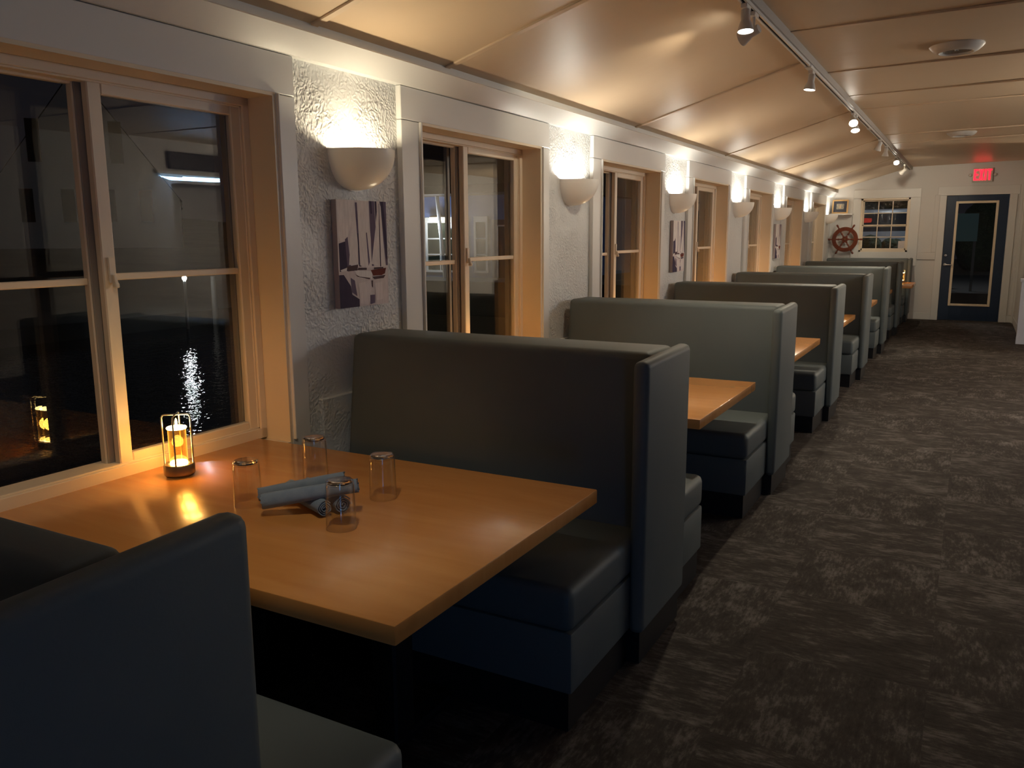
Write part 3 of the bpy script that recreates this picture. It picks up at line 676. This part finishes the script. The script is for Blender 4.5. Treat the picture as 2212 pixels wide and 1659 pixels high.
# ------------------------------------------------------------------ exit sign
t = thing('exit_sign', (0, Y1, 0), 'red glowing EXIT sign above the navy door', 'sign')
mb = MB(); mb.box(2.352, 2.668, -.055, 0, 2.505, 2.748, .006, 2); mb.build('housing', mat('exit_housing', (.62, .60, .55), .5), t)
mb = MB(); y0 = -.062; zb, zt = 2.535, 2.728; h = zt-zb; x = 2.372
def L_(x0, x1, z0, z1): mb.box(x0, x1, y0, -.050, z0, z1)
s_ = .026
L_(x, x+.030, zb, zt)
for z in (zb, zb+h/2-s_/2, zt-s_): L_(x, x+.068, z, z+s_)
def bar(p, q_, w):
    mb.hexa(((p[0], y0, p[1]), (p[0]+w, y0, p[1]), (p[0]+w, -.05, p[1]), (p[0], -.05, p[1]), (q_[0], y0, q_[1]), (q_[0]+w, y0, q_[1]), (q_[0]+w, -.05, q_[1]), (q_[0], -.05, q_[1])))
x += .080; bar((x, zb), (x+.046, zt), .030); bar((x+.046, zb), (x, zt), .030)
x += .088; L_(x, x+.030, zb, zt)
x += .042; L_(x, x+.072, zt-s_, zt); L_(x+.021, x+.051, zb, zt)
mb.build('lettering', RED, t)
for sx in (2.315, 2.705):
    mb = MB(); mb.lathe([(0, .04), (.022, .036), (.028, .012), (.026, 0)], 18, Matrix.Translation((sx, -.01, 2.63)) @ R90); mb.tube([(sx, -.01, 2.63), (2.36 if sx < 2.5 else 2.66, -.02, 2.63)], .008, 8)
    mb.build('emergency_lamp', mat('lamp_housing_white', (.6, .58, .53), .4), t)
light('exit_glow', 'AREA', (2.51, Y1-.075, 2.63), .12, (1, .03, .05), None, size=.22)
bpy.data.objects['exit_glow'].rotation_euler = (-PI/2, 0, 0)

# ------------------------------------------------------------------ ship's wheel, shelf, framed picture, papers
t = thing('ship_wheel', (.277, 17.325, 1.500), 'dark red wooden ship\'s wheel standing on the farthest bench against the end wall', 'wheel')
Rm = Matrix.Rotation(PI/2, 4, 'X')
def ring(R, hw, hd, seg=56): return [(R-hw, -hd), (R+hw*.8, -hd), (R+hw, -hd*.6), (R+hw, hd*.6), (R+hw*.8, hd), (R-hw, hd), (R-hw, -hd)]
mb = MB(); mb.lathe(ring(.200, .036, .016), 56, Rm); mb.lathe(ring(.200, .020, .020), 56, Rm); mb.build('rim', MAHOG, t)
mb = MB(); mb.lathe([(0, .026), (.030, .026), (.034, .020), (.062, .018), (.066, .010), (.066, -.016), (0, -.016)], 6, Rm); mb.build('hub', MAHOG, t)
mb = MB(); mb.lathe([(0, .032), (.014, .030), (.018, .022)], 14, Rm); mb.build('hub_cap', mat('aged_brass', (.30, .2, .09), .4, metal=1), t)
for i in range(6):
    m = Matrix.Rotation(PI/3*i, 4, 'Y') @ Matrix.Rotation(PI/2, 4, 'Y')
    mb = MB(); mb.lathe([(.016, .05), (.018, .07), (.010, .085), (.019, .115), (.013, .15), (.019, .17)], 12, m); mb.build('spoke', MAHOG, t)
    mb = MB(); mb.lathe([(.012, .232), (.017, .240), (.011, .252), (.017, .280), (.019, .300), (.013, .318), (0, .323)], 12, m); mb.build('handle', MAHOG, t)
t = thing('wall_shelf', (.0, Y1, 1.99), 'little white corner shelf on the end wall holding a framed picture', 'shelf')
mb = MB(); mb.box(XP, .392, -.20, 0, -.030, .0, .004, 1); mb.build('board', WHITE, t)
mb = MB(); mb.box(XP, .375, -.03, 0, -.06, -.030, .003, 1); mb.build('cleat', WHITE, t)
t = thing('picture_frame', (.148, Y1-.105, 1.991), 'gold framed small picture with a dark mount leaning on the corner shelf', 'picture')
tilt = Matrix.Rotation(math.radians(-14), 4, 'X') @ Matrix.Rotation(math.radians(2), 4, 'Z')
fw_, fh, b_ = .145, .270, .026
mb = MB(); mb.box(-fw_, -fw_+b_, -.012, .012, 0, fh, .003, 1); mb.box(fw_-b_, fw_, -.012, .012, 0, fh, .003, 1); mb.box(-fw_+b_, fw_-b_, -.012, .012, 0, b_, .003, 1); mb.box(-fw_+b_, fw_-b_, -.012, .012, fh-b_, fh, .003, 1); mb.xf(tilt); mb.build('frame', GOLDW, t)
mb = MB(); mb.box(-fw_+b_, fw_-b_, -.002, .010, b_, fh-b_); mb.xf(tilt); mb.build('mount', mat('dark_mount', (.02, .022, .035), .6), t)
mb = MB(); mb.box(-.068, .068, -.004, .0, .085, .192); mb.xf(tilt); pc = mb.build('picture', mat('sepia_photo', (.42, .36, .26), .5, noise=(40, (.16, .15, .12), (1, 1, 1.5))), t)
mb = MB(); mb.box(-.012, .014, -.0055, -.003, .100, .165); mb.xf(tilt); mb.build('figure_patch', mat('tan_patch', (.52, .33, .19), .6), pc)
t = MB().box(1.205, 1.328, Y1+.062, Y1+.0655, 1.315, 1.465).build('paper_notice', mat('notice_paper', (.62, .57, .55), .8, noise=(60, (.55, .50, .49)))); tag(t, 'white paper notice taped inside the lowest right pane of the end window', 'notice')
mb = MB(); mb.prism([(.575, 1.812), (.700, 1.818), (.716, 1.85), (.712, 1.895), (.575, 1.902)], Y1+.088, Y1+.096, 'y'); o = mb.build('red_sign', mat('red_plastic', (.42, .02, .015), .35, noise=(22, (.50, .05, .04), (1, 1, 4)))); tag(o, 'small red sign in the left side of the end window', 'sign')

# ------------------------------------------------------------------ far side: fluorescent tube under the soffit
t = thing('fluorescent_light', (XR-.05, 8.2, 2.41), 'blue white fluorescent tube mirrored in the nearest window', 'light')
mb = MB(); mb.box(0, .05, -.75, .75, .02, .07, .004, 1); mb.build('fitting', WHITE_METAL, t)
mb = MB(); mb.tube([(.0, -.70, 0), (.0, .70, 0)], .018, 12); mb.build('tube', emit('tube_glow', (.55, .78, 1), STRIP_E), t)
light('tube_light', 'AREA', (XR-.12, 8.2, 2.38), 15, (.30, .60, 1), None, shape='RECTANGLE', size=.06, size_y=1.4)
bpy.data.objects['tube_light'].rotation_euler = Vector((-1, -.2, -.75)).to_track_quat('-Z', 'X').to_euler()
o = MB().box(XR-.06, XR, 7.65, 9.95, 2.50, 2.72, .004, 1).build('hatch_valance', mat('dark_stain', (.03, .02, .015), .5)); tag(o, 'dark wooden valance above the fluorescent tube across the room', 'valance')

# added cooler, unseen behind the camera, throwing blue light on the benches
t = thing('drinks_cooler', (4.15, YB+.02, 0), 'blue glowing glass door drinks cooler against the near end wall', 'cooler')
mb = MB(); mb.box(-.40, .40, 0, .62, .0, 1.75, .01, 2); mb.build('cabinet', BLACKM, t)
mb = MB(); mb.box(-.34, .34, .62, .632, .18, 1.55, .004, 1); dr = mb.build('door', emit('cooler_glow', (.16, .42, 1), .9), t)
mb = MB(); mb.tube([(.30, .635, .7), (.30, .67, .72), (.30, .67, 1.08), (.30, .635, 1.10)], .010, 8); mb.build('handle', STEEL, dr)
light('cooler_light', 'AREA', (0, .66, .48), BLUE_FILL_W, (.13, .42, 1), t, shape='RECTANGLE', size=.62, size_y=.6).rotation_euler = (PI/2, 0, 0)

# added globe pendants, out of view, to raise the room's overall brightness
for i, (x, y) in enumerate(((4.7, 8.45), (5.0, 15.3))):
    t = thing('globe_pendant', (x, y, 2.868), ['white globe pendant hanging across the aisle in front of the serving hatch', 'white globe pendant hanging behind the low partition'][i], 'pendant light', 'globe pendants over the other half of the room')
    mb = MB(); mb.lathe([(0, .0), (.06, -.0), (.06, -.02), (.05, -.03), (0, -.032)], 28); mb.build('canopy', WHITE_METAL, t)
    mb = MB(); mb.tube([(0, 0, -.03), (0, 0, -.45)], .008, 8); mb.build('rod', WHITE_METAL, t)
    mb = MB(); mb.lathe([(.04, -.45), (.09, -.48), (.125, -.54), (.13, -.58), (.11, -.64), (.06, -.69), (0, -.70)], 32); mb.build('globe', FILL_GLOBE, t)
    light('pendant_glow', 'POINT', (0, 0, -.86), FILL_W*(.45, .60)[i], (1, .86, .68), t, shadow_soft_size=.12)
    light('pendant_uplight', 'POINT', (.0, .19, -.50), FILL_W*(.55, .60)[i], (1, .86, .68), t, shadow_soft_size=.05)

# ------------------------------------------------------------------ outside: water, shore, buildings
ZW = -1.4
o = MB().quad((-60, -40, ZW), (-.42, -40, ZW), (-.42, 60, ZW), (-60, 60, ZW)).build('harbour_water', water_mat()); tag(o, 'dark harbour water outside the windows', 'water', kind='stuff')
mb = MB(); mb.hexa(((-80, -30, ZW-1), (-21.2, -30, ZW-1), (-21.2, 70, ZW-1), (-80, 70, ZW-1), (-80, -30, 4), (-21.2, -30, ZW+.5), (-21.2, 70, ZW+.5), (-80, 70, 4)))
o = mb.build('far_shore', mat('shore_dark', (.05, .05, .045), .9, noise=(.6, (.025, .028, .025)))); tag(o, kind='structure')
SID = mat('pale_siding', (.62, .60, .58), .7, bump=(3, .1, .02)); DKW = mat('dark_window', (.012, .012, .014), .6, spec=.1); ROOF = mat('dark_shingle', (.03, .03, .035), .8)
t = thing('gabled_house', (-34.0, 25.0, 1.2), 'pale gabled house across the water, dim in the night, seen through the nearest window', 'house', rz=math.atan2(6.13, 5.14))
mb = MB(); mb.prism([(-4.1, 0), (4.1, 0), (4.1, 2.3), (0, 8.0), (-4.1, 2.3)], 0, 9, 'y'); mb.build('walls', SID, t)
mb = MB()
for s in (-1, 1): mb.hexa(((0, .03, 7.98), (4.2*s, .03, 2.1), (4.2*s, 9.3, 2.1), (0, 9.3, 7.98), (0, .03, 8.10), (4.2*s, .03, 2.22), (4.2*s, 9.3, 2.22), (0, 9.3, 8.10)))
mb.build('roof', ROOF, t)
for x, z, w_, h_ in ((-1.9, 3.9, .55, 1.9), (1.5, 3.9, .55, 1.9), (-2.4, 1.2, .55, 1.5), (-.7, 1.2, .55, 1.5), (1.0, 1.2, .55, 1.5), (2.6, 1.2, .55, 1.5), (0, 5.6, .5, 1.0)):
    mb = MB(); mb.box(x-w_/2, x+w_/2, -.04, .02, z, z+h_); mb.build('window', DKW, t)
# dock with its lamp
t = thing('dock_lamp', (-20.61, 19.14, ZW), 'bright white dock lamp mirrored as a long glitter on the water', 'lamp')
mb = MB(); mb.tube([(0, 0, -.3), (0, 0, 1.60)], .05, 10); mb.build('post', mat('grey_post', (.3, .3, .28), .7), t)
mb = MB(); mb.lathe([(0, 1.62), (.05, 1.64), (.072, 1.70), (.05, 1.76), (0, 1.78)], 16); mb.build('globe', emit('dock_lamp_glow', (.92, .96, 1), DOCK_E), t)
for i, (x, y, h_) in enumerate(((-20.9, 20.6, 1.7), (-20.9, 22.4, 1.5), (-21.0, 16.4, 1.4), (-21.0, 24.4, 1.6))):
    o = MB().tube([(x, y, ZW-.3), (x, y, ZW+h_)], [.10, .085], 12).build('dock_piling', mat('weathered_piling', (.16, .15, .13), .9))
    tag(o, ['pale dock piling beside the dock lamp', 'dock piling right of the dock lamp, shorter one', 'dock piling on the far shore left of the lamp', 'dock piling farthest along the far shore'][i], 'piling', 'pilings on the far shore')
# blue building across the slip
BL = mat('blue_clapboard', (.13, .20, .42), .6, bump=(1, .1, .01)); WT = mat('white_outdoor_trim', (.7, .7, .68), .5)
t = thing('blue_building', (-10, 21.0, 0), 'blue boathouse with navy door and gridded windows, lit by a porch lamp across the slip', 'building')
mb = MB(); mb.box(-5.5, 2.6, 0, 5, -.1, 3.1); mb.build('walls', BL, t)
mb = MB(); mb.box(-5.8, 2.9, -1.3, 5.3, 2.78, 3.0); mb.prism([(-1.3, 3.0), (5.3, 3.0), (2, 4.6)], -5.8, 2.9, 'x'); mb.build('roof', mat('brown_soffit', (.10, .075, .055), .7), t)
mb = MB(); mb.box(-6, 3.2, -1.6, 0, -.35, -.08); mb.box(-6, 3.2, -1.6, -1.4, ZW, -.35); mb.build('deck', mat('deck_boards', (.12, .11, .09), .8), t)
for x0, x1, nx in ((-1.99, -.62, 3), (-.28, .05, 1)):
    z0, z1 = .62, 2.02
    mb = MB(); mb.box(x0-.07, x1+.07, -.04, .0, z1, z1+.16); mb.box(x0-.07, x0, -.04, 0, z0, z1); mb.box(x1, x1+.07, -.04, 0, z0, z1); mb.box(x0-.07, x1+.07, -.05, 0, z0-.06, z0)
    for i in range(1, nx): q = x0+(x1-x0)*i/nx; mb.box(q-.018, q+.018, -.03, 0, z0, z1)
    for i in (1, 2): q = z0+(z1-z0)*i/3; mb.box(x0, x1, -.03, 0, q-.018, q+.018)
    wd = mb.build('window', WT, t); mb = MB(); mb.box(x0, x1, -.012, .0, z0, z1); mb.build('pane', mat('dim_green_pane', (.02, .028, .02), .1), wd)
mb = MB(); mb.box(.26, 1.22, -.03, 0, 0, 2.08); dr = mb.build('door', NAVY, t)
mb = MB(); mb.box(.44, .48, -.045, -.03, .35, 1.93); mb.box(1.0, 1.04, -.045, -.03, .35, 1.93); mb.box(.48, 1.0, -.045, -.03, 1.89, 1.93); mb.box(.48, 1.0, -.045, -.03, .35, .39); mb.build('door_trim', WT, dr)
mb = MB(); mb.tube([(-1.02, -.5, -.1), (-1.30, -.5, 2.8)], .055, 8); mb.build('leaning_post', WT, t)
t = thing('porch_lamp', (-11.50, 20.80, 2.12), 'round dome porch lamp glowing on the blue boathouse', 'lamp')
mb = MB(); mb.lathe([(.235, .055), (.24, .0), (.20, -.05), (.12, -.085), (0, -.10)], 30); mb.build('dome', emit('porch_dome_glow', (1, .90, .62), 6), t)
mb = MB(); mb.lathe([(0, .11), (.20, .10), (.25, .055), (.235, .05)], 30); mb.tube([(0, 0, .10), (0, .1, .12), (0, .2, .12)], .03, 8); mb.build('cap', BRONZE, t)
light('porch_light', 'POINT', (-11.45, 20.35, 1.95), PORCH_W, (.75, .85, 1), None, shadow_soft_size=.12)
# car park beyond the end window
o = MB().hexa(((-12, Y1+1.5, -.5), (14, Y1+1.5, -.5), (14, 45, -.5), (-12, 45, -.5), (-12, Y1+1.5, .42), (14, Y1+1.5, .42), (14, 45, .42), (-12, 45, .42))).build('parking_lot', mat('dark_asphalt', (.03, .03, .03), .9)); tag(o, kind='structure')
t = thing('parked_car', (-.55, 24.6, .42), 'pale parked car outside the end wall window', 'car', rz=math.radians(8))
prof = [(-2.2, .45), (-2.2, 1.05), (-1.35, 1.22), (-.6, 1.80), (1.75, 1.84), (2.15, 1.25), (2.2, .95), (2.2, .45)]
CP = mat('pale_car_paint', (.36, .38, .42), .25, coat=.5)
mb = MB(); mb.prism(prof, -.85, .85, 'y', .05); mb.build('body', CP, t)
mb = MB(); mb.prism([(-1.15, 1.24), (-.52, 1.70), (1.65, 1.74), (1.98, 1.28)], -.87, .87, 'y'); mb.build('side_glass', mat('car_glass', (.02, .022, .03), .08), t)
for sx in (-1.4, 1.45):
    for sy in (-.78, .78):
        mb = MB(); mb.lathe([(0, -.10), (.30, -.10), (.33, -.06), (.33, .06), (.30, .10), (0, .10)], 24, Matrix.Translation((sx, sy, .33)) @ R90); mb.build('wheel', mat('tyre', (.01, .01, .01), .8), t)
for i, (x, w_) in enumerate(((-5.2, 1.2), (-.25, 1.3), (3.2, .9), (7.0, 1.2))):
    rnd = random.Random(30+i); mb = MB()
    for j in range(46):
        r = rnd.uniform(.35, .75); zz = .25 if j < 4 else rnd.uniform(.4, 3.4)
        mb.lathe([(r*math.sin(PI*q/7), -r*math.cos(PI*q/7)*1.05) for q in range(8)], 10, Matrix.Translation((rnd.uniform(-w_, w_)*.85*(1.1-.18*zz), rnd.uniform(-.6, .6), zz)))
    o = mb.build('dark_bush', mat('night_foliage', (.018, .030, .014), .9, noise=(7, (.03, .05, .02)), bump=(9, 1, .12))); o.location = (x, 31, .42)
    tag(o, ['dark leafy bush beyond the parked car, partly hidden by the window wall', 'dark leafy bush straight behind the parked car', 'dark leafy bush seen through the right half of the end window', 'dark leafy bush seen through the glass of the navy door'][i], 'bush', 'bushes beyond the end wall')
o = MB(); rnd = random.Random(5)
for j in range(60):
    r = rnd.uniform(.16, .26); zz = rnd.uniform(.1, .95)
    o.lathe([(r*math.sin(PI*q/6), -r*math.cos(PI*q/6)) for q in range(7)], 9, Matrix.Translation((rnd.uniform(-1.5, 1.5), rnd.uniform(-.2, .2), zz)))
o = o.build('low_hedge', bpy.data.materials['night_foliage']); o.location = (.35, 20.6, .42); tag(o, 'low dark hedge in front of the parked car', 'hedge')
t = thing('notice_board', (2.30, 19.6, .42), 'teal notice board dimly seen through the glass of the navy door', 'board')
mb = MB(); mb.box(-.30, .22, -.02, .02, 1.02, 1.58, .004, 1); mb.build('panel', mat('teal_board', (.16, .30, .30), .7), t)
for px in (-.26, .18): MB().box(px-.025, px+.025, .0, .05, 0, 1.1).build('post', mat('board_post', (.1, .1, .1), .7), t)
light('lot_lamp', 'POINT', (1.5, 21.0, 3.6), 60, (.9, .95, 1), None, shadow_soft_size=.2)
